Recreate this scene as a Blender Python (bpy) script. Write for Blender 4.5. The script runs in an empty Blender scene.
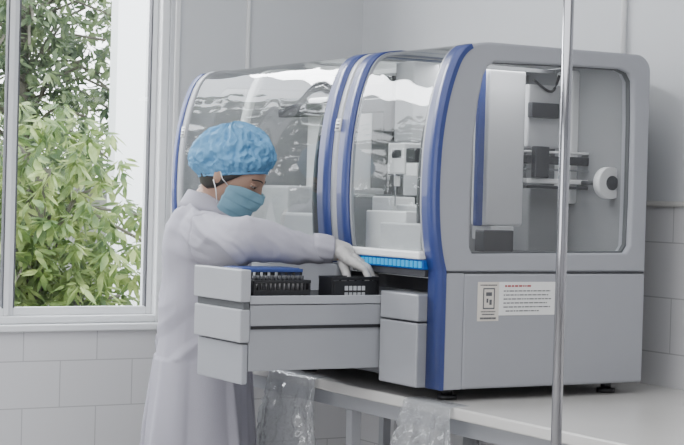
import bpy, bmesh, math, random
from mathutils import Vector, Matrix, noise
random.seed(7)
COL = bpy.context.scene.collection
# ------------------------------------------------------------------ camera model
F = 1700.0; CX = 342.0; CY = 222.5
yaw = math.radians(30.5); pit = 0.015; rol = 0.027
C0 = Vector((0, 0, 1.45))
v0 = Vector((math.sin(yaw), math.cos(yaw), 0)); zz = Vector((0, 0, 1))
r0 = Vector((math.cos(yaw), -math.sin(yaw), 0))
cv = v0*math.cos(pit) - zz*math.sin(pit); u0 = zz*math.cos(pit) + v0*math.sin(pit)
cr = r0*math.cos(rol) + u0*math.sin(rol); cu = u0*math.cos(rol) - r0*math.sin(rol)
def ray(px, py): return cv + cr*((px-CX)/F) + cu*((CY-py)/F)
def onX(px, py, X): d = ray(px, py); return C0 + d*((X-C0.x)/d.x)
def onY(px, py, Y): d = ray(px, py); return C0 + d*((Y-C0.y)/d.y)
cam = bpy.data.objects.new('camera', bpy.data.cameras.new('camera')); COL.objects.link(cam)
cam.data.sensor_width = 36; cam.data.lens = 36*F/684.0; cam.data.clip_start = .05; cam.data.clip_end = 200
M = Matrix.Identity(4)
for i in range(3):
    M[i][0] = cr[i]; M[i][1] = cu[i]; M[i][2] = -cv[i]; M[i][3] = C0[i]
cam.matrix_world = M
bpy.context.scene.camera = cam

# ------------------------------------------------------------------ materials
def nt(name):
    m = bpy.data.materials.new(name); m.use_nodes = True
    return m, m.node_tree.nodes, m.node_tree.links
def mat(name, col, rough=.5, metal=0, var=.06, scale=8, bump=0, bscale=60, emis=0, sheen=0, coat=0, ecol=None):
    m, n, l = nt(name); b = n['Principled BSDF']
    tc = n.new('ShaderNodeTexCoord'); no = n.new('ShaderNodeTexNoise'); no.inputs['Scale'].default_value = scale
    no.inputs['Detail'].default_value = 4
    l.new(tc.outputs['Object'], no.inputs['Vector'])
    mx = n.new('ShaderNodeMix'); mx.data_type = 'RGBA'
    mx.inputs['A'].default_value = (*[c*(1-var) for c in col], 1)
    mx.inputs['B'].default_value = (*[min(1, c*(1+var)) for c in col], 1)
    l.new(no.outputs['Fac'], mx.inputs['Factor']); l.new(mx.outputs['Result'], b.inputs['Base Color'])
    b.inputs['Roughness'].default_value = rough; b.inputs['Metallic'].default_value = metal
    if coat: b.inputs['Coat Weight'].default_value = coat
    if sheen: b.inputs['Sheen Weight'].default_value = sheen
    if emis:
        b.inputs['Emission Color'].default_value = (*(ecol or col), 1); b.inputs['Emission Strength'].default_value = emis
    if bump:
        n2 = n.new('ShaderNodeTexNoise'); n2.inputs['Scale'].default_value = bscale; l.new(tc.outputs['Object'], n2.inputs['Vector'])
        bp = n.new('ShaderNodeBump'); bp.inputs['Strength'].default_value = bump; bp.inputs['Distance'].default_value = .01
        l.new(n2.outputs['Fac'], bp.inputs['Height']); l.new(bp.outputs['Normal'], b.inputs['Normal'])
    return m
def glassmat(name, tint, f0=.06, rough=.02, wav=0, diffuse=0, ws=9, stretch=(1, 1, 1)):
    # thin sheet: symmetric Schlick reflectance over a tinted clear pane
    m, n, l = nt(name); n.remove(n['Principled BSDF']); out = n['Material Output']
    t = n.new('ShaderNodeBsdfTransparent'); t.inputs['Color'].default_value = (*tint, 1)
    g = n.new('ShaderNodeBsdfGlossy'); g.inputs['Roughness'].default_value = rough
    lw = n.new('ShaderNodeLayerWeight'); lw.inputs['Blend'].default_value = .5
    pw = n.new('ShaderNodeMath'); pw.operation = 'POWER'; pw.inputs[1].default_value = 5
    ma = n.new('ShaderNodeMath'); ma.operation = 'MULTIPLY_ADD'; ma.use_clamp = True; ma.inputs[1].default_value = 1-f0; ma.inputs[2].default_value = f0
    mx = n.new('ShaderNodeMixShader')
    l.new(lw.outputs['Facing'], pw.inputs[0]); l.new(pw.outputs[0], ma.inputs[0])
    l.new(ma.outputs[0], mx.inputs[0]); l.new(t.outputs[0], mx.inputs[1]); l.new(g.outputs[0], mx.inputs[2])
    last = mx
    if diffuse:
        df = n.new('ShaderNodeBsdfDiffuse'); df.inputs[0].default_value = (.85, .86, .88, 1)
        tl = n.new('ShaderNodeBsdfTranslucent'); tl.inputs[0].default_value = (.85, .86, .88, 1)
        a = n.new('ShaderNodeMixShader'); l.new(df.outputs[0], a.inputs[1]); l.new(tl.outputs[0], a.inputs[2])
        last = n.new('ShaderNodeMixShader'); last.inputs[0].default_value = diffuse
        l.new(mx.outputs[0], last.inputs[1]); l.new(a.outputs[0], last.inputs[2])
    l.new(last.outputs[0], out.inputs['Surface'])
    if wav:
        tc = n.new('ShaderNodeTexCoord'); mp = n.new('ShaderNodeMapping'); mp.inputs['Scale'].default_value = stretch
        no = n.new('ShaderNodeTexNoise'); no.inputs['Scale'].default_value = ws; no.inputs['Detail'].default_value = 0
        bp = n.new('ShaderNodeBump'); bp.inputs['Strength'].default_value = wav; bp.inputs['Distance'].default_value = .02
        l.new(tc.outputs['Object'], mp.inputs['Vector']); l.new(mp.outputs[0], no.inputs['Vector']); l.new(no.outputs['Fac'], bp.inputs['Height'])
        l.new(bp.outputs['Normal'], g.inputs['Normal'])
    return m
def wallmat(name, axis, top, paint=(.58, .59, .61), tile=(.66, .655, .665)):
    m, n, l = nt(name); b = n['Principled BSDF']
    tc = n.new('ShaderNodeTexCoord'); sp = n.new('ShaderNodeSeparateXYZ'); l.new(tc.outputs['Object'], sp.inputs[0])
    cb = n.new('ShaderNodeCombineXYZ'); l.new(sp.outputs[axis], cb.inputs[0]); l.new(sp.outputs[2], cb.inputs[1])
    br = n.new('ShaderNodeTexBrick'); br.offset = .5
    br.inputs['Scale'].default_value = 1; br.inputs['Brick Width'].default_value = .25; br.inputs['Row Height'].default_value = .150
    br.inputs['Mortar Size'].default_value = .002; br.inputs['Mortar Smooth'].default_value = .3
    br.inputs['Color1'].default_value = (*tile, 1); br.inputs['Color2'].default_value = (*[c*.96 for c in tile], 1)
    br.inputs['Mortar'].default_value = (*[c*.66 for c in tile], 1)
    l.new(cb.outputs[0], br.inputs['Vector'])
    no = n.new('ShaderNodeTexNoise'); no.inputs['Scale'].default_value = 2.5; l.new(tc.outputs['Object'], no.inputs['Vector'])
    pm = n.new('ShaderNodeMix'); pm.data_type = 'RGBA'
    pm.inputs['A'].default_value = (*[c*.96 for c in paint], 1); pm.inputs['B'].default_value = (*[c*1.04 for c in paint], 1)
    l.new(no.outputs['Fac'], pm.inputs['Factor'])
    gt = n.new('ShaderNodeMath'); gt.operation = 'GREATER_THAN'; gt.inputs[1].default_value = top; l.new(sp.outputs[2], gt.inputs[0])
    mx = n.new('ShaderNodeMix'); mx.data_type = 'RGBA'
    l.new(gt.outputs[0], mx.inputs['Factor']); l.new(br.outputs['Color'], mx.inputs['A']); l.new(pm.outputs['Result'], mx.inputs['B'])
    l.new(mx.outputs['Result'], b.inputs['Base Color'])
    rm = n.new('ShaderNodeMath'); rm.operation = 'MULTIPLY_ADD'; rm.inputs[1].default_value = .4; rm.inputs[2].default_value = .25
    l.new(gt.outputs[0], rm.inputs[0]); l.new(rm.outputs[0], b.inputs['Roughness'])
    return m
MT = dict(
    shell=mat('shell_grey', (.305, .312, .338), .36, var=.03),
    shell2=mat('shell_light', (.36, .367, .39), .35, var=.03),
    silver=mat('silver_paint', (.325, .332, .355), .3, metal=.2, var=.03),
    blue=mat('stripe_blue', (.022, .040, .17), .38, var=.05, coat=.1),
    dark=mat('dark_plastic', (.035, .036, .042), .45),
    black=mat('black_plastic', (.012, .012, .014), .4),
    inner=mat('inner_grey', (.09, .095, .10), .6),
    innerm=mat('inner_mid', (.23, .235, .245), .6),
    innerl=mat('inner_light', (.46, .465, .48), .5),
    white=mat('white_plastic', (.76, .765, .77), .4, var=.03),
    led=mat('led_housing_blue', (.002, .04, .16), .4, emis=.5, var=.02, ecol=(0, .08, .38)),
    ledb=mat('led_segment_cyan', (.0, .06, .14), .5, emis=.95, var=.02, ecol=(0, .40, .80)),
    chrome=mat('chrome', (.38, .38, .40), .13, metal=1, var=.03),
    steel=mat('steel', (.40, .41, .43), .35, metal=.8),
    counter=mat('counter_top', (.57, .555, .535), .2, var=.04, scale=5),
    frame=mat('window_frame', (.80, .81, .82), .35, var=.02),
    seal=mat('seal', (.10, .10, .11), .6),
    coat=mat('coat_cloth', (.345, .335, .385), .9, var=.05, scale=14, bump=.08, bscale=300),
    skin=mat('skin', (.38, .235, .17), .5, var=.06, scale=20),
    cap=mat('cap_blue', (.12, .31, .52), .75, var=.18, scale=26, bump=.8, bscale=50),
    mask=mat('mask_blue', (.19, .35, .44), .75, var=.06, scale=30),
    glove=mat('glove', (.43, .415, .405), .42, var=.12, scale=40, bump=.4, bscale=70),
    hair=mat('hair', (.015, .012, .01), .5),
    eyew=mat('eye_white', (.5, .47, .44), .2),
    iris=mat('iris', (.03, .018, .01), .15),
    trouser=mat('trouser', (.06, .07, .10), .8),
    shoe=mat('shoe', (.5, .5, .5), .5),
    leafw=mat('bark', (.12, .11, .085), .9, var=.3, scale=12),
    build=mat('neighbour_wall', (.92, .93, .94), .8, var=.02),
    gwall=mat('garden_wall', (.26, .25, .24), .9, var=.2, scale=3),
    ground=mat('ground', (.13, .17, .06), .9, var=.4, scale=3),
    floor=mat('floor', (.38, .37, .36), .35, var=.06, scale=3),
    ceil=mat('ceiling', (.72, .72, .72), .8, var=.02),
    ink=mat('ink', (.10, .10, .11), .7),
    redink=mat('red_ink', (.35, .05, .05), .7),
    paper=mat('paper', (.74, .74, .73), .7, var=.02),
    cream=mat('cream_label', (.62, .58, .53), .7, var=.02),
    rackblue=mat('rack_blue', (.03, .06, .22), .4),
    tubeg=mat('tube_plastic', (.12, .115, .12), .25),
)
MT['glass'] = glassmat('hood_glass', (.87, .89, .88), .14, .03, wav=.24, ws=2.6, stretch=(1, 2.4, .8))
MT['glass2'] = glassmat('door_glass', (.92, .94, .93), .065, .03, wav=.24, ws=3.0, stretch=(1, 2.4, .8))
MT['sglass'] = glassmat('side_glass', (.90, .90, .90), .06, .05)
MT['pane'] = glassmat('pane_glass', (.98, .98, .98), .02, .01)
MT['bag'] = glassmat('bag_plastic', (.92, .93, .94), .22, .14, wav=.7, diffuse=.22)
MT['wall_b'] = wallmat('wall_back_mat', 1, 1.455)
MT['wall_w'] = wallmat('wall_window_mat', 0, .995)
def leafmat(name, a, b_, c):
    m, n, l = nt(name); b = n['Principled BSDF']
    tc = n.new('ShaderNodeTexCoord'); no = n.new('ShaderNodeTexNoise'); no.inputs['Scale'].default_value = 7; no.inputs['Detail'].default_value = 8
    l.new(tc.outputs['Object'], no.inputs['Vector'])
    cr_ = n.new('ShaderNodeValToRGB'); l.new(no.outputs['Fac'], cr_.inputs[0])
    e = cr_.color_ramp.elements; e[0].position = .36; e[0].color = (*a, 1); e[1].position = .62; e[1].color = (*c, 1)
    k = e.new(.5); k.color = (*b_, 1)
    l.new(cr_.outputs[0], b.inputs['Base Color']); b.inputs['Roughness'].default_value = .5
    tr = n.new('ShaderNodeBsdfTranslucent'); l.new(cr_.outputs[0], tr.inputs[0])
    ms = n.new('ShaderNodeMixShader'); ms.inputs[0].default_value = .45
    l.new(b.outputs[0], ms.inputs[1]); l.new(tr.outputs[0], ms.inputs[2]); l.new(ms.outputs[0], n['Material Output'].inputs['Surface'])
    return m
MT['leaf1'] = leafmat('leaf_bright', (.09, .15, .05), (.21, .29, .09), (.40, .47, .18))
MT['leaf2'] = leafmat('leaf_dark', (.06, .09, .05), (.13, .18, .09), (.26, .33, .16))
MT['leaf3'] = leafmat('leaf_deep', (.015, .025, .012), (.04, .06, .03), (.12, .15, .07))

# ------------------------------------------------------------------ mesh helpers
def box(bm, x0, x1, y0, y1, z0, z1):
    vs = [bm.verts.new(p) for p in ((x0,y0,z0),(x1,y0,z0),(x1,y1,z0),(x0,y1,z0),(x0,y0,z1),(x1,y0,z1),(x1,y1,z1),(x0,y1,z1))]
    for f in ((3,2,1,0),(4,5,6,7),(0,1,5,4),(1,2,6,5),(2,3,7,6),(3,0,4,7)): bm.faces.new([vs[i] for i in f])
def frame_of(d):
    d = d.normalized(); a = Vector((0, 0, 1)) if abs(d.z) < .9 else Vector((1, 0, 0))
    s = d.cross(a).normalized(); return s, s.cross(d).normalized()
def tube(bm, p0, p1, r0_, r1_=None, seg=20, caps=True):
    p0 = Vector(p0); p1 = Vector(p1); r1_ = r0_ if r1_ is None else r1_
    s, t = frame_of(p1-p0); rings = []
    for p, r in ((p0, r0_), (p1, r1_)):
        rings.append([bm.verts.new(p + (s*math.cos(2*math.pi*i/seg) + t*math.sin(2*math.pi*i/seg))*r) for i in range(seg)])
    for i in range(seg):
        f = bm.faces.new((rings[0][i], rings[1][i], rings[1][(i+1) % seg], rings[0][(i+1) % seg])); f.smooth = True
    if caps: bm.faces.new(rings[0]); bm.faces.new(rings[1][::-1])
def path(bm, pts, r, seg=10):
    pts = [Vector(p) for p in pts]; rings = []
    for i, p in enumerate(pts):
        d = (pts[min(i+1, len(pts)-1)] - pts[max(i-1, 0)]); s, t = frame_of(d)
        rings.append([bm.verts.new(p + (s*math.cos(2*math.pi*k/seg) + t*math.sin(2*math.pi*k/seg))*r) for k in range(seg)])
    for a, b in zip(rings, rings[1:]):
        for i in range(seg):
            f = bm.faces.new((a[i], b[i], b[(i+1) % seg], a[(i+1) % seg])); f.smooth = True
    bm.faces.new(rings[0]); bm.faces.new(rings[-1][::-1])
def capsule(bm, pts, radii, seg=16):
    pts = [Vector(p) for p in pts]
    for p, r in zip(pts, radii):
        bmesh.ops.create_icosphere(bm, subdivisions=2, radius=r, matrix=Matrix.Translation(p))
    for i in range(len(pts)-1): tube(bm, pts[i], pts[i+1], radii[i], radii[i+1], seg)
def loft(bm, rings, cap=True, smooth=True):
    vr = [[bm.verts.new(p) for p in r] for r in rings]; n = len(vr[0])
    for a, b in zip(vr, vr[1:]):
        for i in range(n):
            f = bm.faces.new((a[i], a[(i+1) % n], b[(i+1) % n], b[i])); f.smooth = smooth
    if cap: bm.faces.new(vr[0][::-1]); bm.faces.new(vr[-1])
def obj(name, bm, m, parent=None, bevel=0, smooth=None, world=True, seg=2, recalc=True):
    if isinstance(bm, bpy.types.Mesh): me = bm
    else:
        if recalc: bmesh.ops.recalc_face_normals(bm, faces=bm.faces)
        me = bpy.data.meshes.new(name); bm.to_mesh(me); bm.free()
    if smooth is not None:
        for p in me.polygons: p.use_smooth = smooth
    me.materials.clear(); me.materials.append(MT[m])
    o = bpy.data.objects.new(name, me); COL.objects.link(o)
    if parent is not None:
        r = parent
        off = Vector((0, 0, 0))
        while r is not None: off += r.location; r = r.parent
        o.parent = parent
        if world: me.transform(Matrix.Translation(-off))
    if bevel:
        b = o.modifiers.new('bevel', 'BEVEL'); b.width = bevel; b.segments = seg; b.limit_method = 'ANGLE'; b.angle_limit = math.radians(40)
    return o
def tag(o, label, cat, group=None):
    o['label'] = label; o['category'] = cat
    if group: o['group'] = group
    return o
def thing(name, label, cat, loc=(0, 0, 0), group=None):
    o = bpy.data.objects.new(name, None); COL.objects.link(o); o.location = loc; o.empty_display_size = .05
    return tag(o, label, cat, group)
def struct(name, bm, m, bevel=0, parent=None):
    o = obj(name, bm, m, parent, bevel=bevel)
    if parent is None: o['kind'] = 'structure'
    return o
def bmbox(*a):
    bm = bmesh.new(); box(bm, *a); return bm
def evaluated(me, mods):
    o = bpy.data.objects.new('tmp', me); COL.objects.link(o)
    for typ, kw in mods:
        md = o.modifiers.new(typ, typ)
        for k, v in kw.items(): setattr(md, k, v)
    dg = bpy.context.evaluated_depsgraph_get(); dg.update()
    r = bpy.data.meshes.new_from_object(o.evaluated_get(dg)); bpy.data.objects.remove(o)
    return r
def remesh(bm, vox, it=6, fac=.5):
    bmesh.ops.recalc_face_normals(bm, faces=bm.faces)
    me = bpy.data.meshes.new('tmp'); bm.to_mesh(me); bm.free()
    r = evaluated(me, [('REMESH', dict(mode='VOXEL', voxel_size=vox)), ('SMOOTH', dict(factor=fac, iterations=it))])
    for p in r.polygons: p.use_smooth = True
    return r
def area(name, loc, rot, sx, sy, e, col=(.96, .98, 1)):
    ld = bpy.data.lights.new(name, 'AREA'); ld.shape = 'RECTANGLE'; ld.size = sx; ld.size_y = sy; ld.energy = e; ld.color = col
    lo = bpy.data.objects.new(name, ld); COL.objects.link(lo); lo.location = loc; lo.rotation_euler = rot; return lo

# ------------------------------------------------------------------ room
X0, Y0, ZC = 2.29, 3.40, .96
XB, YW = 3.10, 5.155
XL, YF, ZH = -2.2, -1.2, 2.9
struct('floor', bmbox(XL-.15, XB+.15, YF-.15, YW+.2, -.1, 0), 'floor')
struct('ceiling', bmbox(XL-.15, XB+.15, YF-.15, YW+.2, ZH, ZH+.1), 'ceil')
struct('wall_back', bmbox(XB, XB+.15, YF-.15, YW+.2, 0, ZH), 'wall_b')
struct('wall_left', bmbox(XL-.15, XL, YF-.15, YW+.2, 0, ZH), 'wall_b')
struct('wall_front', bmbox(XL, XB, YF-.15, YF, 0, ZH), 'wall_w')
WX0, WX1, WZ0, WZ1 = .25, onY(167, 200, YW).x, 1.018, 2.55
bm = bmesh.new()
box(bm, XL, XB, YW, YW+.2, 0, WZ0); box(bm, XL, XB, YW, YW+.2, WZ1, ZH)
box(bm, XL, WX0, YW, YW+.2, WZ0, WZ1); box(bm, WX1, XB, YW, YW+.2, WZ0, WZ1)
struct('wall_window', bm, 'wall_w')
win = bpy.data.objects.new('window_1', None); COL.objects.link(win); win.location = ((WX0+WX1)/2, YW+.08, WZ0); win['kind'] = 'structure'
bm = bmesh.new(); ya, yb = YW+.01, YW+.075; fw = .028
box(bm, WX0, WX0+fw, ya, yb, WZ0, WZ1); box(bm, WX1-fw, WX1, ya, yb, WZ0, WZ1)
box(bm, WX0+fw, WX1-fw, ya, yb, WZ1-fw, WZ1); box(bm, WX0+fw, WX1-fw, ya, yb, WZ0, WZ0+.025)
obj('window_frame', bm, 'frame', win, .004)
mx = onY(11, 150, YW+.04).x
sash = [(WX0+fw, 1.02), (1.02, mx), (mx, WX1-fw)]
for k, (a, b_) in enumerate(sash):
    o_ = 0 if k % 2 else .02
    bm = bmesh.new(); y1, y2 = YW+.022+o_, YW+.044+o_; w = .020
    box(bm, a, a+w, y1, y2, WZ0+.025, WZ1-fw); box(bm, b_-w, b_, y1, y2, WZ0+.025, WZ1-fw)
    box(bm, a+w, b_-w, y1, y2, WZ0+.025, WZ0+.052); box(bm, a+w, b_-w, y1, y2, WZ1-.07, WZ1-fw)
    s = obj('window_sash', bm, 'frame', win, .003)
    obj('window_pane', bmbox(a+w, b_-w, y1+.009, y1+.013, WZ0+.052, WZ1-.07), 'pane', s)
    for sx in (a+w, b_-w-.004):
        obj('window_seal', bmbox(sx, sx+.004, y1-.001, y2+.001, WZ0+.05, WZ1-.06), 'seal', s)
struct('trim_1', bmbox(WX0-.03, WX1+.012, YW-.022, YW+.01, WZ0-.022, WZ0), 'frame', .004)    # sill
xk = onY(247, 40, YW).x
struct('trim_2', bmbox(xk-.006, xk+.006, YW-.012, YW, 1.0, ZH), 'ceil', .003)
struct('trim_3', bmbox(WX1+.012, WX1+.03, YW-.01, YW, WZ0, ZH), 'ceil', .003)
struct('trim_4', bmbox(XB-.012, XB, YF, YW, 1.448, 1.462), 'counter', .004)
yc = onX(627, 20, XB).y
bm = bmesh.new(); tube(bm, (XB-.012, yc, 1.47), (XB-.012, yc, ZH), .008)
for z in (1.75, 2.3): box(bm, XB-.022, XB, yc-.014, yc+.014, z, z+.018)
tag(obj('wall_conduit', bm, 'ceil'), 'thin pale conduit running up the wall behind the analyzer', 'conduit')

# ------------------------------------------------------------------ light
area('ceiling_fill', (.5, 2.2, ZH-.03), (0, 0, 0), 3.4, 4.2, 122)  # broad soft light added under the ceiling, sized for pale glass reflections
area('window_daylight', ((WX0+WX1)/2, YW+.35, 2.62), (math.radians(-55), 0, 0), WX1-WX0, .5, 130, (.95, .97, 1))
area('room_side_light', (XL+.1, 1.8, 1.6), (math.radians(90), 0, math.radians(-90)), 3.0, 1.8, 64, (.97, .98, 1))  # area light beside the windowless left wall, shining into the room
w = bpy.data.worlds.new('world'); bpy.context.scene.world = w; w.use_nodes = True
n = w.node_tree.nodes; l = w.node_tree.links; bg = n['Background']
tc = n.new('ShaderNodeTexCoord'); sp = n.new('ShaderNodeSeparateXYZ'); rp = n.new('ShaderNodeValToRGB')
l.new(tc.outputs['Generated'], sp.inputs[0]); l.new(sp.outputs[2], rp.inputs[0])
rp.color_ramp.elements[0].color = (.95, .97, 1, 1); rp.color_ramp.elements[1].color = (.80, .89, 1, 1)
l.new(rp.outputs[0], bg.inputs['Color']); bg.inputs['Strength'].default_value = 7.0

# ------------------------------------------------------------------ outdoors
struct('ground_outside', bmbox(-12, 14, YW+.2, 30, -.35, -.2), 'ground')
def tree(x, y, zc, rx, ry, rz, nl, lm, label, llen=.11, seed=1, wd=1.0, nbr=26, droop=.35):
    rnd = random.Random(seed)
    t = thing('tree', label, 'tree', (x, y, -.2), 'trees outside the window')
    bm = bmesh.new()
    path(bm, [(x, y, -.2), (x+.05, y, zc*.4), (x-.04, y+.03, zc), (x, y, zc+rz*.6)], .05, 10)
    obj('trunk', bm, 'leafw', t)
    bm = bmesh.new()
    for k in range(nbr):
        a = rnd.uniform(0, 6.28); e = rnd.uniform(-.5, 1.2); z0 = rnd.uniform(zc-rz*.7, zc+rz*.3)
        p0 = Vector((x, y, z0)); p2 = Vector((x+math.cos(a)*math.cos(e)*rx*.8, y+math.sin(a)*math.cos(e)*ry*.8, z0+math.sin(e)*rz*.6))
        p1 = (p0+p2)/2 + Vector((0, 0, .12)); path(bm, [p0, p1, p2], .009, 6)
    obj('branches', bm, 'leafw', t)
    vs, fs = [], []
    ncl = nl//8
    for c in range(ncl):
        while True:
            q = Vector((rnd.uniform(-1, 1), rnd.uniform(-1, 1), rnd.uniform(-1, 1)))
            if q.length < 1: break
        q *= (.6 + .4*q.length)
        cc = Vector((x+q.x*rx, y+q.y*ry, zc+q.z*rz))
        for k in range(8):
            a = rnd.uniform(0, 6.28); dr = rnd.uniform(-1.25, droop)
            d = Vector((math.cos(a)*math.cos(dr), math.sin(a)*math.cos(dr), math.sin(dr)))
            s, u_ = frame_of(d); L = llen*rnd.uniform(.6, 1.2); wv = L*rnd.uniform(.15, .21)*wd
            s = (s*math.cos(.6*rnd.uniform(-1, 1)) + u_*math.sin(rnd.uniform(-1, 1)*.8)).normalized()
            b0 = len(vs); o = cc + d*.02
            dp = Vector((0, 0, -L*.18)); m1 = o+d*L*.35-u_*wv*.25; m2 = o+d*L*.72-u_*wv*.15+dp*.4
            vs += [o, m1+s*wv, m1-s*wv, m2+s*wv*.8, m2-s*wv*.8, o+d*L+dp, m1, m2]
            fs += [(b0, b0+1, b0+6), (b0, b0+6, b0+2), (b0+1, b0+3, b0+7, b0+6), (b0+6, b0+7, b0+4, b0+2), (b0+3, b0+5, b0+7), (b0+7, b0+5, b0+4)]
    me = bpy.data.meshes.new('foliage'); me.from_pydata([tuple(p) for p in vs], [], fs)
    obj('foliage', me, lm, t)
tree(2.98, 8.0, 1.05, .68, .5, .84, 7200, 'leaf1', 'bright yellow-green leafy tree right outside the window', .09, 2, droop=.2)
tree(3.60, 9.95, 2.25, .88, .6, .85, 7000, 'leaf2', 'darker dense tree at the top of the window view', .075, 3, 1.2, 44)
tree(4.35, 12.3, 1.35, 1.1, .6, .9, 5200, 'leaf1', 'pale leafy tree farther off behind the bright one', .11, 4)
tree(.9, 7.7, 1.7, .9, .7, 1.3, 3400, 'leaf3', 'broad dark tree beyond the left edge of the window view', .15, 5, 1.3)
tree(-1.0, 7.9, 1.9, .85, .7, 1.4, 3000, 'leaf3', 'deep green leafy tree farthest left outside', .15, 6, 1.3)
nx0 = onY(115, 150, 8.95).x; nx1 = nx0+2.2
t = thing('neighbour_building', 'bright white building edge at the right side of the window view', 'building', ((nx0+nx1)/2, 9.0, -.2))
obj('facade', bmbox(nx0, nx1, 8.95, 9.05, -.2, 4.2), 'build', t)
obj('roof_edge', bmbox(nx0, nx1+.1, 8.9, 9.1, 4.2, 4.32), 'build', t)
sx0 = onY(80, 200, 10.9).x; sx1 = onY(122, 200, 10.9).x
t = thing('garden_shed', 'small grey shed half hidden behind leaves beside the white building', 'shed', ((sx0+sx1)/2, 11.1, -.2))
obj('shed_wall', bmbox(sx0, sx1, 10.9, 11.3, -.2, 1.42), 'gwall', t); obj('shed_roof', bmbox(sx0-.06, sx1, 10.84, 11.36, 1.42, 1.47), 'shell', t)
gw = bmesh.new(); box(gw, -4, 7, 13.6, 13.75, -.2, 1.3); box(gw, -4, 7, 13.55, 13.8, 1.3, 1.37)
tag(obj('garden_wall', gw, 'gwall'), 'grey garden wall glimpsed behind the leaves', 'wall')

# ------------------------------------------------------------------ worktop
YE = 4.93
t = thing('worktop', 'long white worktop bench carrying the analyzer along the wall', 'worktop', (2.68, 3.4, 0))
obj('worktop_slab', bmbox(X0-.02, XB-.002, 1.9, YE, ZC-.028, ZC), 'counter', t, .004)
bm = bmesh.new(); box(bm, X0+.03, X0+.06, 1.95, YE-.05, ZC-.075, ZC-.028); box(bm, XB-.06, XB-.03, 1.95, YE-.05, ZC-.075, ZC-.028)
for y in (1.95, 3.06, 3.86, YE-.08): box(bm, X0+.06, XB-.06, y, y+.03, ZC-.075, ZC-.028)
obj('worktop_rail', bm, 'shell2', t, .002)
for y in (1.95, 3.86, YE-.08):
    for x in (X0+.03, XB-.06):
        obj('leg', bmbox(x, x+.03, y, y+.03, 0, ZC-.075), 'shell2', t, .002)
bm = bmesh.new(); tube(bm, (XB-.05, 4.35, 0), (XB-.05, 4.35, .82), .025); path(bm, [(XB-.05, 4.35, .5), (XB-.12, 4.38, .5), (XB-.16, 4.5, .5), (XB-.16, 4.8, .5)], .02)
tag(obj('drain_pipe', bm, 'shell2'), 'grey drain pipe against the tiles under the worktop', 'pipe')

# ------------------------------------------------------------------ analyzer
AN = thing('laboratory_analyzer', 'large grey automated laboratory analyzer with blue arched stripes and curved glass hood', 'analyzer', (X0, Y0, ZC))
LEN, DEP, ZS = 1.50, .63, .317
def A(name, bm, m, bevel=0, parent=None, **k):   # local analyzer coordinates
    return obj(name, bm, m, parent or AN, bevel=bevel, world=False, **k)
FP = [(0, .317), (-.012, .36), (-.02, .41), (-.025, .47), (-.026, .53), (-.023, .61), (-.015, .68), (-.003, .74), (.012, .79), (.03, .832), (.052, .858), (.08, .872), (.12, .878)]
def catmull(P, k=4):
    out = []
    for i in range(len(P)-1):
        a = Vector(P[max(i-1, 0)]); b = Vector(P[i]); c = Vector(P[i+1]); d = Vector(P[min(i+2, len(P)-1)])
        for j in range(k):
            t_ = j/k; out.append(tuple(.5*((2*b)+(c-a)*t_+(2*a-5*b+4*c-d)*t_*t_+(3*b-a-3*c+d)*t_**3)))
    out.append(tuple(P[-1])); return out
FPs = catmull(FP)
def rounded(cx_, cz_, r, a0, a1, n_=7):
    return [(cx_+r*math.cos(math.radians(a0+(a1-a0)*i/n_)), cz_+r*math.sin(math.radians(a0+(a1-a0)*i/n_))) for i in range(n_+1)]
OUT = FPs + rounded(DEP-.045, .878-.045, .045, 90, 0) + [(DEP, ZS)]
def plate(outer, holes, y0, y1, bev):
    cu_ = bpy.data.curves.new('c', 'CURVE'); cu_.dimensions = '2D'; cu_.fill_mode = 'BOTH'
    for pts in [outer]+holes:
        s = cu_.splines.new('POLY'); s.points.add(len(pts)-1); s.use_cyclic_u = True
        for p, q in zip(s.points, pts): p.co = (q[0], q[1], 0, 1)
    cu_.extrude = (y1-y0)/2-bev; cu_.bevel_depth = bev; cu_.bevel_resolution = 2; cu_.offset = -bev
    o = bpy.data.objects.new('c', cu_); COL.objects.link(o)
    dg = bpy.context.evaluated_depsgraph_get(); dg.update()
    me = bpy.data.meshes.new_from_object(o.evaluated_get(dg)); bpy.data.objects.remove(o)
    ym = (y0+y1)/2
    for v in me.vertices: v.co = Vector((v.co.x, ym-v.co.z, v.co.y))
    return me
def pl(px, py, L=0): p = onY(px, py, Y0+L); return (p.x-X0, p.z-ZC)
def plx(px, py, x): p = onX(px, py, X0+x); return (p.y-Y0, p.z-ZC)
HOLE = [pl(*q) for q in ((473, 254), (470, 248), (471, 200), (474, 140), (479, 100), (484, 76), (488, 67), (495, 62), (560, 65), (622, 69), (630, 73), (634, 81), (634, 120), (632, 200), (630, 246), (626, 253))]
A('end_panel', plate(OUT, [HOLE], 0, .05, .006), 'shell')
hc = Vector((sum(p[0] for p in HOLE)/len(HOLE), sum(p[1] for p in HOLE)/len(HOLE)))
def shr(P, k): return [tuple(hc + (Vector(p)-hc)*k) for p in P]
A('end_panel', plate(OUT, [shr(HOLE, .98)], LEN-.05, LEN, .008), 'shell2')
A('window_gasket', plate(shr(HOLE, 1.02), [shr(HOLE, .985)], .016, .03, .002), 'inner')
for yy in (.022, LEN-.022):
    bm = bmesh.new(); f = bm.faces.new([bm.verts.new((p[0], yy, p[1])) for p in shr(HOLE, 1.0)])
    A('side_window', bm, 'sglass')
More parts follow.
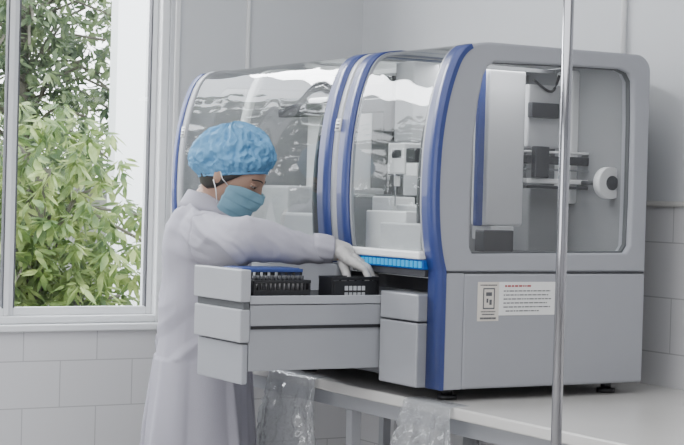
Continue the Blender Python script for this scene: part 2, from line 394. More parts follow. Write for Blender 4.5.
def sheet(bm, y0, y1, pts, off=0, thick=.004):
    def nrm(i):
        a = Vector(pts[max(i-1, 0)]); b = Vector(pts[min(i+1, len(pts)-1)]); d = (b-a).normalized(); return Vector((-d.y, d.x))
    outer = [Vector(pts[i]) + nrm(i)*off for i in range(len(pts))]
    def col(P, y): return [bm.verts.new((p[0], y, p[1])) for p in P]
    if not thick:
        o0, o1 = col(outer, y0), col(outer, y1)
        for k in range(len(pts)-1):
            f = bm.faces.new((o0[k], o1[k], o1[k+1], o0[k+1])); f.smooth = True
        return
    inner = [Vector(pts[i]) + nrm(i)*(off-thick) for i in range(len(pts))]
    o0, i0, o1, i1 = col(outer, y0), col(inner, y0), col(outer, y1), col(inner, y1)
    for k in range(len(pts)-1):
        f = bm.faces.new((o0[k], o1[k], o1[k+1], o0[k+1])); f.smooth = True
        f = bm.faces.new((i0[k], i0[k+1], i1[k+1], i1[k])); f.smooth = True
        bm.faces.new((o0[k], o0[k+1], i0[k+1], i0[k])); bm.faces.new((o1[k], i1[k], i1[k+1], o1[k+1]))
    bm.faces.new((o0[0], i0[0], i1[0], o1[0])); bm.faces.new((o0[-1], o1[-1], i1[-1], i0[-1]))
def band(name, y0, y1, m, off=.003, thick=.012, pts=None, parent=None):
    bm = bmesh.new(); sheet(bm, y0, y1, pts or FPs, off, thick); return A(name, bm, m, 0, parent)
FTop = FPs + [(.40, .878)]
FAll = [(0, .03), (0, .317)] + [p for p in FPs[1:] if p[0] < .066]
FRt = FPs + [(.42, .878)]
band('blue_stripe', -.002, .060, 'blue', .004, .012, FAll)
b2 = band('blue_stripe', .408, .470, 'blue', .004, .010, FRt)
gs = band('grey_strip', .470, .503, 'shell2', .003, .009, FRt)
band('blue_stripe', .503, .573, 'blue', .004, .010, FRt)
b4 = band('blue_stripe', LEN-.034, LEN+.002, 'blue', .004, .010, FAll)
for (ya_, yb_, za, zb, par) in ((.473, .500, .655, .71, gs), (LEN-.064, LEN-.038, .66, .71, b4)):
    pp_ = [p for p in FPs if za <= p[1] <= zb]
    pl_ = band('name_plate', ya_, yb_, 'paper', .0058, .0016, pp_, par)
    for k in range(3):
        a = pp_[0][1]+(pp_[-1][1]-pp_[0][1])*(.2+.28*k)
        xx = min(pp_, key=lambda p: abs(p[1]-a))[0]
        A('plate_print', bmbox(xx-.0070, xx-.003, ya_+.006, yb_-.006, a, a+.0035), 'ink', 0, par)
# doors
gp = [p for p in FTop if p[1] > .35]
band('hood_door', .074, .400, 'glass2', .0, 0, gp)
for a, b_ in ((.060, .072), (.400, .408)):
    bm = bmesh.new(); sheet(bm, a, b_, gp, .001, .008); A('door_frame', bm, 'silver')
band('hood_cover', .575, LEN-.070, 'glass', .0, 0, [p for p in FTop if p[1] > .325])
band('hood_edge', LEN-.070, LEN-.034, 'shell2', .003, .009, [p for p in FTop if p[1] > .325])
bm = bmesh.new(); box(bm, -.030, .0, .064, .407, .343, .362); A('door_lip', bm, 'white', .004)
sl = A('status_light', bmbox(-.018, .0, .064, .380, .318, .341), 'led', .003); sl['label'] = 'glowing blue status light bar'
for k in range(16):
    y = .068+k*.0193; A('light_segment', bmbox(-.0215, -.0175, y, y+.0125, .322, .338), 'ledb', .001, sl)
bm = bmesh.new(); box(bm, -.012, .02, .064, .407, .300, .3178); A('light_housing', bm, 'dark', .002)
bm = bmesh.new(); box(bm, -.012, .01, .575, LEN-.06, .318, .338); A('hood_sill', bm, 'silver', .003)
rib = bmesh.new(); sheet(rib, 1.08, 1.125, [(p[0]+.015, p[1]) for p in FTop if p[1] > .33], -.01, .010); A('arch_rib', rib, 'white')
rib = bmesh.new(); sheet(rib, .70, .712, [(p[0]+.05, p[1]-.03) for p in FTop if p[1] > .36], -.01, .020); A('arch_rib', rib, 'inner')
rib = bmesh.new(); sheet(rib, .17, .180, [(p[0]+.05, p[1]-.03) for p in FTop if p[1] > .45], -.01, .010); A('arch_rib', rib, 'inner')
# roof, inside walls
bm = bmesh.new(); box(bm, .401, DEP-.02, .051, LEN-.051, .862, .877); A('roof_panel', bm, 'white', .003)
bm = bmesh.new(); box(bm, DEP-.02, DEP-.002, .051, LEN-.051, .318, .86); A('back_panel', bm, 'innerm')
bm = bmesh.new(); box(bm, .012, DEP-.022, .063, LEN-.052, .296, .3165); A('work_deck', bm, 'innerl', .002)
bm = bmesh.new(); box(bm, .30, DEP-.022, .50, .515, .3165, .85); A('divider', bm, 'innerm')
def pbox(name, m, px0, px1, py0, py1, L0, L1, bevel=.003):
    x0, z1 = pl(px0, py0, L0); x1, _ = pl(px1, py0, L0); _, z0 = pl((px0+px1)/2, py1, L0)
    return A(name, bmbox(x0, x1, L0, L1, max(z0, .317), min(z1, .85)), m, bevel)
pbox('pipetting_tower', 'innerl', 490, 527, 68, 226, .20, .27, .006)
pbox('tower_strip', 'blue', 480, 487, 68, 226, .20, .215, .003)
pbox('tower_foot', 'innerl', 492, 514, 226, 240, .19, .28)
pbox('module_block', 'innerl', 529, 568, 84, 148, .30, .40, .005)
pbox('module_block', 'innerm', 529, 570, 186, 252, .30, .42, .005)
pbox('guide_rail', 'white', 527, 604, 150, 154, .22, .25)
pbox('guide_rail', 'dark', 527, 604, 155, 165, .22, .25)
pbox('guide_rail', 'steel', 527, 596, 168, 171, .22, .25)
pbox('guide_rail', 'white', 527, 592, 178, 184, .22, .25)
pbox('guide_rail', 'dark', 527, 592, 185, 189, .22, .25)
pbox('carriage', 'dark', 532, 560, 102, 118, .28, .30)
pbox('carriage', 'dark', 536, 550, 146, 178, .20, .22)
pbox('reagent_tower', 'white', 572, 594, 70, 204, .27, .34, .008)
pbox('reagent_tower', 'dark', 596, 609, 76, 160, .29, .34, .004)
pbox('tower_window', 'innerm', 598, 606, 84, 104, .284, .289, 0)
pbox('dark_module', 'inner', 611, 633, 76, 132, .25, .36, .004)
pbox('dark_module', 'dark', 484, 514, 230, 252, .10, .14, .003)
pbox('storage_box', 'innerl', 536, 586, 216, 252, .44, .49, .003)
pbox('storage_box', 'inner', 594, 626, 206, 252, .40, .47, .003)
pbox('bracket', 'steel', 602, 630, 136, 146, .20, .24)
pbox('bracket', 'white', 618, 626, 146, 160, .20, .22)
cx_, cz_ = pl(607, 183, .12)
bm = bmesh.new(); tube(bm, (cx_, .10, cz_), (cx_, .126, cz_), .042, seg=36); rl = A('tape_reel', bm, 'white')
bm = bmesh.new(); tube(bm, (cx_, .097, cz_), (cx_, .0998, cz_), .019, seg=28); A('reel_hub', bm, 'dark', 0, rl)
bm = bmesh.new(); tube(bm, (cx_-.002, .1265, cz_), (cx_-.002, .40, cz_), .006, seg=16); A('reel_axle', bm, 'dark', 0, rl)
for (pa, pb, pc) in (((570, 215), (590, 200), (612, 212)), ((530, 80), (548, 92), (556, 76))):
    q = [pl(*pa, .30), pl(*pb, .30), pl(*pc, .30)]
    bm = bmesh.new(); path(bm, [(p[0], .285, p[1]) for p in catmull(q, 6)], .004, 8); A('cable', bm, 'black')
def xbox(name, m, px0, px1, py0, py1, xa, xb, bevel=.003):
    L1, z1 = plx(px0, py0, xa); L0, _ = plx(px1, py0, xa); _, z0 = plx((px0+px1)/2, py1, xa)
    return A(name, bmbox(xa, xb, min(L0, L1), max(L0, L1), max(z0, .317), min(z1, .85)), m, bevel)
xbox('pipette_arm', 'innerl', 396, 414, 58, 142, .12, .20, .004)
xbox('pipette_arm', 'dark', 384, 393, 76, 140, .14, .20, .004)
xbox('pipette_head', 'white', 388, 405, 143, 174, .06, .14, .004)
xbox('pipette_head', 'dark', 406, 415, 148, 162, .06, .12, .002)
xbox('pipette_head', 'white', 406, 417, 163, 176, .06, .12, .002)
xbox('head_label', 'dark', 392, 401, 150, 158, .0585, .0600, 0)
xbox('head_label', 'paper', 394, 399, 176, 186, .08, .084, 0)
L_, z_ = plx(396, 172, .10)
bm = bmesh.new(); tube(bm, (.10, L_, z_), (.10, L_, z_-.09), .004, .0015); A('probe', bm, 'steel')
xbox('sample_tray', 'white', 366, 406, 210, 252, .05, .14, .004)
xbox('sample_tray', 'innerl', 380, 421, 222, 252, .0, .04, .004)
xbox('sample_tray', 'white', 372, 392, 196, 214, .145, .22, .004)
xbox('sample_tray', 'white', 394, 421, 204, 224, .16, .24, .004)
for (a, b_, x0_, x1_, z1_, m) in ((.62, .80, .18, .5, .50, 'inner'), (.84, 1.05, .12, .5, .44, 'innerl'), (1.08, 1.38, .16, .5, .52, 'innerl'), (.66, .76, .36, .5, .72, 'innerl'), (1.16, 1.30, .34, .5, .80, 'white')):
    A('centrifuge_module', bmbox(x0_, x1_, a, b_, .317, z1_), m, .008)
bm = bmesh.new(); box(bm, .30, .335, .58, 1.42, .74, .78); A('gantry_rail', bm, 'dark', .003)
# base
A('base_cabinet', bmbox(.061, DEP, .0, LEN, .03, ZS-.004), 'shell', .006)
bm = bmesh.new(); box(bm, .009, .061, .0, .0585, .03, ZS-.004); A('base_corner', bm, 'shell', .002)
bm = bmesh.new(); box(bm, -.03, .060, .064, .236, .03, .187); A('lower_module', bm, 'silver', .004)
bm = bmesh.new(); box(bm, -.03, .060, .064, .236, .191, .258); A('closed_drawer', bm, 'silver', .004)
A('slot_dark', bmbox(.045, .060, .063, .506, .260, .295), 'black')  # black sheet stands in for the shade inside the open slot
A('front_panel', bmbox(.0, .060, .508, LEN-.06, .03, .316), 'silver', .008)
for (x, y) in ((.06, .06), (DEP-.07, .06), (.06, LEN-.06), (DEP-.07, LEN-.06), (.06, .75), (DEP-.07, .75)):
    bm = bmesh.new(); tube(bm, (x, y, 0), (x, y, .012), .024); tube(bm, (x, y, .012), (x, y, .031), .014); A('foot', bm, 'black')
A('side_seam', bmbox(.012, DEP-.004, .001, .004, ZS-.0035, ZS-.0002), 'dark')
# open drawer
DW = A('sample_drawer', bmbox(-.395, .040, .244, .495, .062, .222), 'silver', .002)
DW['label'] = 'pulled out drawer of the analyzer'
for a, b_ in ((.242, .254), (.486, .498)):
    A('drawer_rim', bmbox(-.395, .044, a, b_, .224, .245), 'shell2', .002, DW)
bm = bmesh.new(); box(bm, -.392, .030, .2405, .2445, .164, .172); A('drawer_groove', bm, 'black', 0, DW)
bm = bmesh.new(); box(bm, -.393, .040, .2425, .2445, .172, .222); A('drawer_rail', bm, 'silver', .0005, DW)
bm = bmesh.new(); box(bm, -.392, .040, .2548, .4855, .2222, .228); A('drawer_floor', bm, 'black', 0, DW)
bm = bmesh.new(); box(bm, -.424, -.396, .238, .500, .230, .308); A('drawer_front', bm, 'shell2', .003, DW, seg=2)
bm = bmesh.new(); box(bm, -.414, -.398, .242, .496, .210, .230); A('drawer_grip', bm, 'inner', .001, DW)
bm = bmesh.new(); box(bm, -.422, -.396, .240, .498, .132, .212); A('drawer_front', bm, 'shell2', .003, DW, seg=2)
bm = bmesh.new(); box(bm, -.412, -.396, .246, .494, .030, .128); A('drawer_front', bm, 'shell', .003, DW, seg=2)
def sticker(name, m, px0, px1, py0, py1, lines, label):
    x0, z1 = pl(px0, py0); x1, _ = pl(px1, py0); _, z0 = pl((px0+px1)/2, py1)
    s = A(name, bmbox(x0, x1, -.0015, .0, z0, z1), m); s['label'] = label
    rnd = random.Random(3)
    for (fy, h, a, b_, ink) in lines:
        z = z1-(z1-z0)*fy; xx = a; bm = bmesh.new()
        while xx < b_:
            wv = min(rnd.uniform(.02, .08), b_-xx); xa = x0+(x1-x0)*xx; xb = x0+(x1-x0)*(xx+wv)
            box(bm, xa, xb, -.0021, -.0015, z-h/2, z+h/2); xx += wv+.014
        A('printed_line', bm, ink, 0, s)
    return s
sticker('text_sticker', 'paper', 499, 556, 282, 315, [(.12, .0042, .1, .55, 'redink'), (.27, .0026, .08, .90, 'ink'), (.39, .0026, .08, .86, 'ink'), (.51, .0026, .08, .92, 'ink'), (.63, .0026, .08, .84, 'ink'), (.75, .0026, .08, .9, 'ink'), (.87, .0026, .12, .7, 'ink')], 'white rectangular sticker with lines of small print')
st = sticker('symbol_sticker', 'cream', 478, 499, 282, 321, [(.08, .0026, .1, .9, 'ink'), (.93, .005, .12, .88, 'ink'), (.83, .003, .2, .8, 'ink'), (.76, .0025, .15, .85, 'ink')], 'small cream sticker with symbols')
x0_, z1_ = pl(483, 288); x1_, z0_ = pl(494, 309)
bm = bmesh.new()
for (a, b_, c, d) in ((0, 1, .94, 1), (0, 1, 0, .06), (0, .08, .06, .94), (.92, 1, .06, .94), (.25, .75, .62, .8), (.3, .45, .3, .5), (.55, .75, .2, .45)):
    box(bm, x0_+(x1_-x0_)*a, x0_+(x1_-x0_)*b_, -.0021, -.0014, z0_+(z1_-z0_)*c, z0_+(z1_-z0_)*d)
A('sticker_symbols', bm, 'ink', 0, st)
for (yy, sz, e) in ((.25, .30, 2.6), (1.0, .75, 3.6)):
    lo = area('hood_fill', (X0+.30, Y0+yy, ZC+.845), (0, 0, 0), .22, sz, e)  # unseen fill lights added under the hood roof to brighten the interior

# ------------------------------------------------------------------ racks
def rack(x0, x1, y0, y1, z, label, cols, blue, h=.052):
    t = thing('tube_rack', label, 'rack', ((x0+x1)/2, (y0+y1)/2, z))
    bm = bmesh.new(); box(bm, x0, x1, y0, y1, z, z+.010); obj('rack_base', bm, 'black', t, .001)
    for y in (y0+.002, y1-.006):
        bm = bmesh.new()
        for k in range(cols+1):
            x = x0+.003+(x1-x0-.006)*k/cols; box(bm, x-.0025, x+.0025, y, y+.004, z+.010, z+h)
        box(bm, x0+.001, x1-.001, y+.0005, y+.0035, z+.018, z+.030)
        obj('rack_side', bm, 'black', t)
    bm = bmesh.new(); q = h-.006
    box(bm, x0, x1, y0, y0+.005, z+q, z+h+.002); box(bm, x0, x1, y1-.005, y1, z+q, z+h+.002)
    box(bm, x0, x0+.005, y0+.005, y1-.005, z+.010, z+h+.002); box(bm, x1-.005, x1, y0+.005, y1-.005, z+.010, z+h+.002)
    obj('rack_rim', bm, blue, t, .001)
    return t
zt = ZC+.228
rack(1.915, 2.075, 3.665, 3.715, zt, 'black sample rack near the outer end of the open drawer', 12, 'black')
rb = rack(1.915, 2.090, 3.735, 3.850, zt, 'rack with a dark blue cover at the back of the open drawer', 8, 'rackblue', .076)
obj('rack_cover', bmbox(1.921, 2.084, 3.7405, 3.8445, zt+.072, zt+.080), 'rackblue', rb, .002)
rk = rack(2.135, 2.275, 3.665, 3.735, zt, 'black rack with white label squares held by the gloved hand', 6, 'black', .060)
for i in range(5):
    for j in range(2): obj('label_square', bmbox(2.172+i*.0125, 2.181+i*.0125, 3.6638, 3.6652, zt+.012+j*.016, zt+.023+j*.016), 'innerl', rk)
bm = bmesh.new(); box(bm, 2.142, 2.268, 3.6655, 3.730, zt+.0105, zt+.052); obj('rack_body', bm, 'black', rk, .002)
for i in range(12):
    x = 1.915+.0135+i*.0121; y = 3.69
    t = thing('sample_tube', 'small dark capped sample tube standing in the near rack of the drawer', 'tube', (x, y, zt+.0105), 'sample tubes in the drawer rack')
    bm = bmesh.new(); tube(bm, (x, y, zt+.0105), (x, y, zt+.048), .0046, seg=14); obj('tube_body', bm, 'tubeg', t)
    bm = bmesh.new(); tube(bm, (x, y, zt+.048), (x, y, zt+.064), .0053, seg=14); obj('tube_cap', bm, 'dark', t)

# ------------------------------------------------------------------ foreground pole
pp = onY(562.5, 222, 2.62); px_, py_ = pp.x, pp.y
t = thing('metal_pole', 'slim shiny chrome pole standing upright in front of the analyzer', 'pole', (px_, py_, 0))
bm = bmesh.new(); tube(bm, (px_, py_, .012), (px_, py_, ZH-.012), .0105, seg=28); obj('pole_tube', bm, 'chrome', t)
for z in (0, ZH-.012):
    bm = bmesh.new(); tube(bm, (px_, py_, z), (px_, py_, z+.012), .045, seg=28); obj('pole_flange', bm, 'steel', t)

# ------------------------------------------------------------------ plastic bags
def bag(y0, y1, h, label, seed, wt=.72):
    bm = bmesh.new(); nu, nv = 72, 60; rings = []; xe = X0-.024; ym = (y0+y1)/2
    for xo, zo in ((xe+.05, .0035), (xe+.02, .004), (xe+.002, .003)):
        rings.append([Vector((xo+.0005*math.sin(2*math.pi*i/nu), ym+math.cos(2*math.pi*i/nu)*(y1-y0)/2*wt, ZC+zo-.0015+.001*math.sin(2*math.pi*i/nu))) for i in range(nu)])
    for j in range(nv+1):
        tj = j/nv; z = ZC-.001-h*tj; rg = []
        w_ = (y1-y0)/2*(wt+(1.06-wt)*math.sin(min(1, tj*1.3)*math.pi/2)); dpt = .003+.020*math.sin(min(1, tj*1.4)*math.pi/2)
        if tj > .93: dpt *= .35
        for i in range(nu):
            a = 2*math.pi*i/nu; yy = ym+math.cos(a)*w_; xx = xe-.004-dpt+math.sin(a)*dpt
            k = min(1, tj*4+.2)
            nn = noise.noise(Vector((yy*26+seed, z*7, math.sin(a)*2)))*.026*k + (abs(noise.noise(Vector((yy*60, z*44+seed, math.sin(a)*2))))-.2)*.028*k
            rg.append(Vector((min(xx+nn, xe), yy+nn*.6, z)))
        rings.append(rg)
    loft(bm, rings, cap=False)
    return tag(obj('plastic_bag', bm, 'bag'), label, 'bag', 'clear plastic bags')
bag(3.94, 4.235, .42, 'clear plastic bag hanging beside the white coat below the drawer', 3.3, .9)
bag(3.27, 3.55, .40, 'clear plastic bag hanging from the worktop edge below the blue stripe', 9.1)

# ------------------------------------------------------------------ person
PR = Vector((2.06, 4.245, 0))
PE = thing('person', 'person in a white lab coat, blue hair cap, mask and gloves reaching into the drawer', 'person', PR)
Fb = Vector((.88, -.475, 0)).normalized(); Lb = Vector((-Fb.y, Fb.x, 0))
def ring(cx_, cy_, z, a, b_, n_=40, tilt=0, p=2.3):
    out = []
    for i in range(n_):
        th = 2*math.pi*i/n_; c = math.cos(th); s = math.sin(th)
        c = math.copysign(abs(c)**(2/p), c); s = math.copysign(abs(s)**(2/p), s)
        q = Vector((cx_, cy_, z)) + Fb*(a*c) + Lb*(b_*s); q.z += tilt*c
        out.append(q)
    return out
SR = Vector((1.992, 4.118, 1.350)); ER = Vector((1.996, 3.872, 1.333)); WR = Vector((2.198, 3.792, 1.314))
SL = Vector((2.125, 4.385, 1.35)); EL = Vector((2.08, 4.44, 1.09)); WL = Vector((2.15, 4.41, .88))
NK = Vector((2.066, 4.225, 1.42))
HCn = Vector((2.102, 4.170, 1.512))
Fd = Vector((.74, -.67, 0)).normalized(); pt = math.radians(31)
hf = Fd*math.cos(pt)-zz*math.sin(pt); hu = zz*math.cos(pt)+Fd*math.sin(pt); hr = hf.cross(hu)
HM = Matrix.Identity(4)
for i in range(3): HM[i][0] = hr[i]; HM[i][1] = hf[i]; HM[i][2] = hu[i]; HM[i][3] = HCn[i]
def g2(x, z, x0, z0, sx, sz): return math.exp(-((x-x0)/sx)**2-((z-z0)/sz)**2)
def headpt(d):
    x, y, z = d
    X = x*.074; Y = y*.094; Z = z*.116
    if z < 0:
        k = -z
        X *= 1-.30*k**1.8
        if y < 0: Y *= 1-.45*k**1.2
        else: Y *= 1-.06*k
    if z > 0 and y > 0: Y *= 1-.06*z
    if y > .2:
        Y += .018*g2(X, Z, 0, -.028, .010, .018)+.008*g2(X, Z, 0, -.008, .008, .02)
        Y += .005*g2(X, Z, 0, -.062, .022, .010)
        Y += .006*g2(X, Z, 0, -.100, .02, .014)
        for s in (-1, 1): Y -= .007*g2(X, Z, s*.030, .002, .014, .009)
        Y += .004*g2(X, Z, 0, .022, .045, .008)
    return Vector((X, Y, Z))
hb = bmesh.new(); bmesh.ops.create_uvsphere(hb, u_segments=64, v_segments=48, radius=1)
for v in hb.verts: v.co = HM @ headpt(v.co.normalized())
for s in (-1, 1):
    mt = HM @ Matrix.Translation((s*.074, -.006, -.012)) @ Matrix.Rotation(s*.35, 4, 'Z') @ Matrix.Diagonal((.008, .017, .031, 1))
    bmesh.ops.create_icosphere(hb, subdivisions=3, radius=1, matrix=mt)
capsule(hb, [HCn+Vector((-.02, .025, -.05)), NK+Vector((-.01, .01, -.02)), NK+Vector((-.01, .02, -.10))], [.052, .054, .07])
loft(hb, [ring(2.06, 4.25, z, a, b_) for z, a, b_ in ((.80, .09, .13), (.90, .11, .155), (1.02, .095, .135), (1.15, .09, .14), (1.28, .09, .145), (1.35, .065, .11), (1.39, .04, .06))])
capsule(hb, [SR, ER, WR], [.046, .036, .024]); capsule(hb, [SL, EL, WL], [.046, .036, .024])
capsule(hb, [WR, WR+Vector((.035, -.035, -.018))], [.022, .017]); capsule(hb, [WL, WL+Vector((.01, 0, -.06))], [.020, .017])
for s in (-1, 1):
    h = Vector((2.06, 4.25, .84))+Lb*(s*.085); kn = Vector((2.08, 4.245, .46))+Lb*(s*.09); an = Vector((2.05, 4.25, .09))+Lb*(s*.10)
    capsule(hb, [h, kn, an], [.082, .055, .038]); capsule(hb, [an+Vector((0, 0, -.04)), an+Fb*.13+Vector((0, 0, -.055))], [.032, .024])
obj('body', remesh(hb, .005, 2), 'skin', PE)
bm = bmesh.new(); nu, nv = 48, 18; G = []
for j in range(nv+1):
    zz_ = .62-1.30*j/nv; row = []
    for i in range(nu+1):
        a = math.radians(-128+256*i/nu); rr_ = math.sqrt(max(.01, 1-min(.98, abs(zz_))**2))
        d = Vector((math.sin(a)*rr_, -math.cos(a)*rr_, zz_)); p = headpt(d)
        lim = 0 if abs(a) < 1.55 else (abs(a)-1.55)*.10
        p.z = max(p.z, -.070+lim+.04*max(0, abs(a)-1.2)); p += Vector((d.x, d.y, 0))*.006
        row.append(bm.verts.new(HM @ p))
    G.append(row)
for j in range(nv):
    for i in range(nu): f = bm.faces.new((G[j][i], G[j][i+1], G[j+1][i+1], G[j+1][i])); f.smooth = True
obj('hair', bm, 'hair', PE)
for s in (-1, 1):
    bm = bmesh.new(); bmesh.ops.create_uvsphere(bm, u_segments=20, v_segments=14, radius=1, matrix=HM @ Matrix.Translation((s*.030, .0785, .0005)) @ Matrix.Diagonal((.0125, .0085, .0028, 1)))
    e = obj('eye', bm, 'eyew', PE, smooth=True)
    bm = bmesh.new(); bmesh.ops.create_uvsphere(bm, u_segments=16, v_segments=12, radius=1, matrix=HM @ Matrix.Translation((s*.030, .0862, -.0003)) @ Matrix.Diagonal((.0050, .0022, .0025, 1)))
    obj('iris', bm, 'iris', e, smooth=True)
    bm = bmesh.new(); bmesh.ops.create_uvsphere(bm, u_segments=20, v_segments=14, radius=1, matrix=HM @ Matrix.Translation((s*.030, .0775, .0058)) @ Matrix.Diagonal((.0155, .0100, .0050, 1)))
    obj('eyelid', bm, 'skin', PE, smooth=True)
    bm = bmesh.new(); path(bm, [HM @ Vector(p) for p in ((s*.017, .0855, .0014), (s*.024, .0880, .0024), (s*.034, .0870, .0022), (s*.043, .0790, .0003))], .0011, 8); obj('eyelashes', bm, 'hair', PE)
    bm = bmesh.new(); path(bm, [HM @ Vector(p) for p in ((s*.012, .0930, .021), (s*.026, .0900, .024), (s*.040, .0820, .022), (s*.050, .0720, .017))], .0016, 8); obj('eyebrow', bm, 'hair', PE)
def maskpt(th, t_):
    e = (abs(th)/1.3)**4                       # rounded side ends
    tt = .5+(t_-.5)*(1-.35*e)
    z = -.008 - .104*tt
    bx = .080*(1-.30*max(0, -z/.116)**1.8); by = .101*(1-.04*tt)
    x = math.sin(th)*bx; y = math.cos(th)*by
    y += .014*math.exp(-(x/.022)**2)*math.exp(-((z+.030)/.035)**2)+.004*math.exp(-(x/.03)**2)
    saw = (tt*4) % 1.0
    y += .0035*saw*math.exp(-(x/.075)**2)*(1 if .1 < tt < .9 else .3)
    y += .0030*noise.noise(Vector((x*60, z*60, 1)))
    return Vector((x, y+.002, z))
bm = bmesh.new(); nu, nv = 44, 48; G = [[bm.verts.new(HM @ maskpt(-1.3+2.6*i/nu, j/nv)) for i in range(nu+1)] for j in range(nv+1)]
for j in range(nv):
    for i in range(nu): f = bm.faces.new((G[j][i], G[j][i+1], G[j+1][i+1], G[j+1][i])); f.smooth = True
mk = obj('face_mask', bm, 'mask', PE)
md = mk.modifiers.new('s', 'SOLIDIFY'); md.thickness = .002
for s in (-1, 1):
    for zt_ in (-.028, -.085):
        bm = bmesh.new(); path(bm, [HM @ Vector(p) for p in ((s*.073, .028, zt_), (s*.080, .008, zt_*.6-.004), (s*.084, -.012, -.002 if zt_ > -.05 else -.035))], .0014, 6); obj('ear_loop', bm, 'white', mk)
# bouffant cap
cc = HCn + Fd*.006 + zz*.038
cp = math.radians(-4); cf = Fd*math.cos(cp)-zz*math.sin(cp); cuu = zz*math.cos(cp)+Fd*math.sin(cp); crr = cf.cross(cuu)
rings = []; nseg = 220; NR = 60
for j in range(NR+1):
    tt = j/NR
    ph = math.radians(-40+130*tt*.995); r = math.cos(ph)**.92 if math.cos(ph) > 0 else 0; z = math.sin(ph)
    rg = []
    for i in range(nseg):
        a = 2*math.pi*i/nseg; ca = math.cos(a); sa = math.sin(a)
        pleat = .026*math.sin(a*34+2.5*math.sin(a*3)+tt*2)*max(0, 1-tt*1.2)
        nz = noise.noise(Vector((ca*2.2, sa*2.2, z*2.2+9)))*.11
        cr1 = (.16-abs(noise.noise(Vector((ca*4.5, sa*4.5, z*3+4)))))*.20
        cr2 = (.2-abs(noise.noise(Vector((ca*11, sa*11, z*6+1)))))*.10
        k = min(1, tt*4+.1); R = 1+pleat+(nz+cr1+cr2)*k
        back = 1.08 if sa < 0 else .97
        q = cc + crr*(ca*r*R*.100) + cf*(sa*r*R*.116*back) + cuu*(z*(1+(nz+cr1+cr2)*k)*(.090 if z > 0 else .072))
        rg.append(q)
    rings.append(rg)
bm = bmesh.new(); loft(bm, rings, cap=False); bm.faces.new([v for v in bm.verts][-nseg:])
cpo = obj('hair_cap', bm, 'cap', PE)
bm = bmesh.new(); rim = rings[0]; path(bm, rim[::4]+[rim[0]], .004, 8); obj('cap_elastic', bm, 'cap', cpo)
# coat
cb_ = bmesh.new()
loft(cb_, [ring(x, y, z, a, b_, tilt=tl) for x, y, z, a, b_, tl in (
    (2.056, 4.25, .48, .174, .25, 0), (2.058, 4.25, .62, .162, .238, 0), (2.058, 4.25, .80, .148, .222, 0), (2.062, 4.25, .95, .134, .205, 0), (2.066, 4.248, 1.08, .124, .19, 0),
    (2.067, 4.247, 1.20, .122, .184, 0), (2.063, 4.247, 1.30, .120, .180, 0), (2.060, 4.248, 1.355, .110, .166, -.006), (2.060, 4.245, 1.392, .090, .128, -.010), (2.064, 4.24, 1.418, .066, .084, -.010), (2.066, 4.235, 1.434, .056, .060, -.010))])
UM = SR.lerp(ER, .5)+Vector((0, 0, -.014))
DA = (WR-ER).normalized()
capsule(cb_, [SR+Vector((.015, .03, -.012)), UM, ER+Vector((0, 0, -.002)), ER.lerp(WR, .5)+Vector((0, 0, -.002)), WR-DA*.028], [.075, .072, .063, .050, .038])
capsule(cb_, [SL+Vector((-.02, -.03, -.015)), SL.lerp(EL, .5), EL, EL.lerp(WL, .6), WL+Vector((0, 0, .02))], [.072, .060, .053, .046, .040])
cm = remesh(cb_, .0055, 16, .6)
cm.update()
nrm = [v.normal.copy() for v in cm.vertices]
ax = (WR-ER).normalized(); ax2 = (ER-SR).normalized()
def ridge(q, s=3.2):
    a = abs(noise.noise(q)); return max(-.6, 1-a*s*1.6)      # narrow crests, flat valleys
for v, nn in zip(cm.vertices, nrm):
    p = v.co
    dr_ = min((p-(ER.lerp(WR, k/8))).length for k in range(9)); du_ = min((p-(SR.lerp(ER, k/8))).length for k in range(0, 9))
    wa = max(0, min(1, (.115-min(dr_, du_))/.04))
    s = p.dot(ax); c = p.z
    q = Vector((s*8+c*10, c*4-s*3, p.dot(ax2)*3)); da = .0075*ridge(q)+.0022*ridge(q*1.9+Vector((5, 2, 1)))-.002
    ang = math.atan2((p-PR).dot(Lb), (p-PR).dot(Fb)); k = max(.15, min(1, (1.12-p.z)*3.0))
    q = Vector((math.cos(ang)*2.2, math.sin(ang)*2.2, p.z*.8)); dt = (.022*noise.noise(q*1.1)+.010*ridge(Vector((math.cos(ang)*2.8+p.z*.5, math.sin(ang)*2.8, p.z*.7)))-.003)*k
    if p.z > 1.0: dt += .0055*ridge(Vector((p.x*5, p.y*5+p.z*5, p.z*5-p.x*4)))-.001
    if abs(p.dot(ax2) - (SR+ax2*.035).dot(ax2)) < .004 and du_ < .10: da -= .004      # armhole seam
    v.co = p + nn*(da*wa+dt*(1-wa))
ct = obj('lab_coat', cm, 'coat', PE, smooth=True)
bm = bmesh.new(); rr = []
for (z, k) in ((1.395, 1.45), (1.425, 1.22), (1.447, 1.12), (1.444, 1.22), (1.418, 1.52), (1.398, 1.74)):
    rr.append(ring(2.068, 4.230, z, .052*k, .057*k, 48, -.014))
loft(bm, rr, cap=False); cl = obj('coat_collar', bm, 'coat', ct); md = cl.modifiers.new('s', 'SOLIDIFY'); md.thickness = .003
bm = bmesh.new(); rings = []
for k in range(20):
    z = .52+k*.040; a = .172-.05*min(1, (z-.48)/.6)
    c = Vector((2.064, 4.249, z))+Fb*(a+.004)+Lb*.03
    rings.append([c-Lb*.018-Fb*.012, c+Lb*.018-Fb*.012, c+Lb*.018+Fb*.004, c-Lb*.018+Fb*.004])
loft(bm, rings, smooth=False); obj('coat_placket', bm, 'coat', ct, .002)
bm = bmesh.new(); s_, t_ = frame_of(DA); rings = []
for k, (d_, r_) in enumerate(((-.045, .036), (-.030, .0375), (-.012, .0370), (.004, .0350), (.010, .0342), (.008, .030))):
    rings.append([WR+DA*d_+(s_*math.cos(a)+t_*math.sin(a))*(r_*(1+.035*math.sin(a*9+k*.5))) for a in [2*math.pi*i/54 for i in range(54)]])
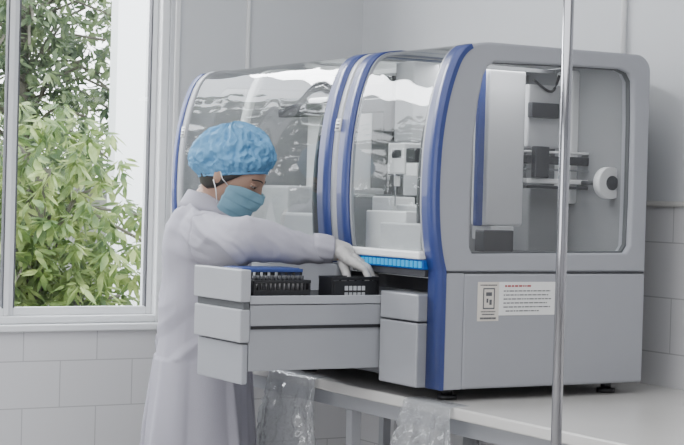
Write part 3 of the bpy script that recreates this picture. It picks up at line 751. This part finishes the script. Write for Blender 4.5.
loft(bm, rings); obj('sleeve_cuff', bm, 'coat', ct)
tb = bmesh.new()
for s in (-1, 1):
    h = Vector((2.06, 4.25, .84))+Lb*(s*.085); kn = Vector((2.08, 4.245, .46))+Lb*(s*.09); an = Vector((2.055, 4.25, .10))+Lb*(s*.10)
    capsule(tb, [h, kn, an], [.095, .072, .060])
obj('trousers', remesh(tb, .008, 4), 'trouser', PE)
for s in (-1, 1):
    c = Vector((2.05, 4.25, 0))+Lb*(s*.10); bm = bmesh.new(); rings = []
    for z, k in ((0, 1), (.02, 1.02), (.045, .95), (.07, .72), (.09, .52)):
        rg = []
        for i in range(28):
            a = 2*math.pi*i/28; fx = math.cos(a)*.135*k+.045*(1.0 if z < .06 else .2); rg.append(c+Vector((0, 0, z))+Fb*fx+Lb*(math.sin(a)*.047*(1 if z < .05 else .9)))
        rings.append(rg)
    loft(bm, rings); obj('shoe', bm, 'shoe', PE, .003)
def glove(W, K, side, acr, f1, f2, f3, thumb, parent):
    bm = bmesh.new(); lens = [.93, 1.05, 1.0, .80]
    arm_d = (W-(ER if side > 0 else EL)).normalized()
    capsule(bm, [W-arm_d*.040, W, W+arm_d*.02], [.0295, .0285, .024])
    for i in range(4):
        k = K + acr*((1.5-i)*.0210) - Vector((0, 0, .003*abs(1.5-i)))
        w_ = W + acr*((1.5-i)*.011)
        capsule(bm, [w_+arm_d*.012, w_.lerp(k, .6), k], [.0190, .0145, .0120])
        p1 = k + f1*lens[i]; p2 = p1 + f2*lens[i]; p3 = p2 + f3*lens[i]
        sp_ = acr*((1.5-i)*.0048)
        capsule(bm, [k, p1+sp_, p2+sp_*1.5, p3+sp_*1.3], [.0110, .0092, .0083, .0070])
    capsule(bm, [W+arm_d*.015+thumb[0]*.3, W+thumb[0], W+thumb[0]+thumb[1], W+thumb[0]+thumb[1]+thumb[2]], [.0190, .0148, .0108, .0084])
    return obj('glove', remesh(bm, .0023, 2), 'glove', parent)
K = Vector((2.250, 3.738, 1.288)); acr = Vector((.62, .76, .12)).normalized()
glove(WR+Vector((.018, -.010, -.002)), K, 1, acr, Vector((.026, -.018, -.014)), Vector((.010, -.009, -.027)), Vector((-.002, -.002, -.023)),
      [Vector((.008, -.022, -.034)), Vector((-.002, -.020, -.028)), Vector((.002, -.012, -.022))], PE)
KL = WL+Vector((.012, -.004, -.085))
glove(WL, KL, -1, Fb, Vector((.002, -.004, -.036)), Vector((-.002, -.010, -.022)), Vector((-.004, -.012, -.016)),
      [Vector((.022, -.012, -.035)), Vector((.012, -.006, -.028)), Vector((.004, -.006, -.024))], PE)
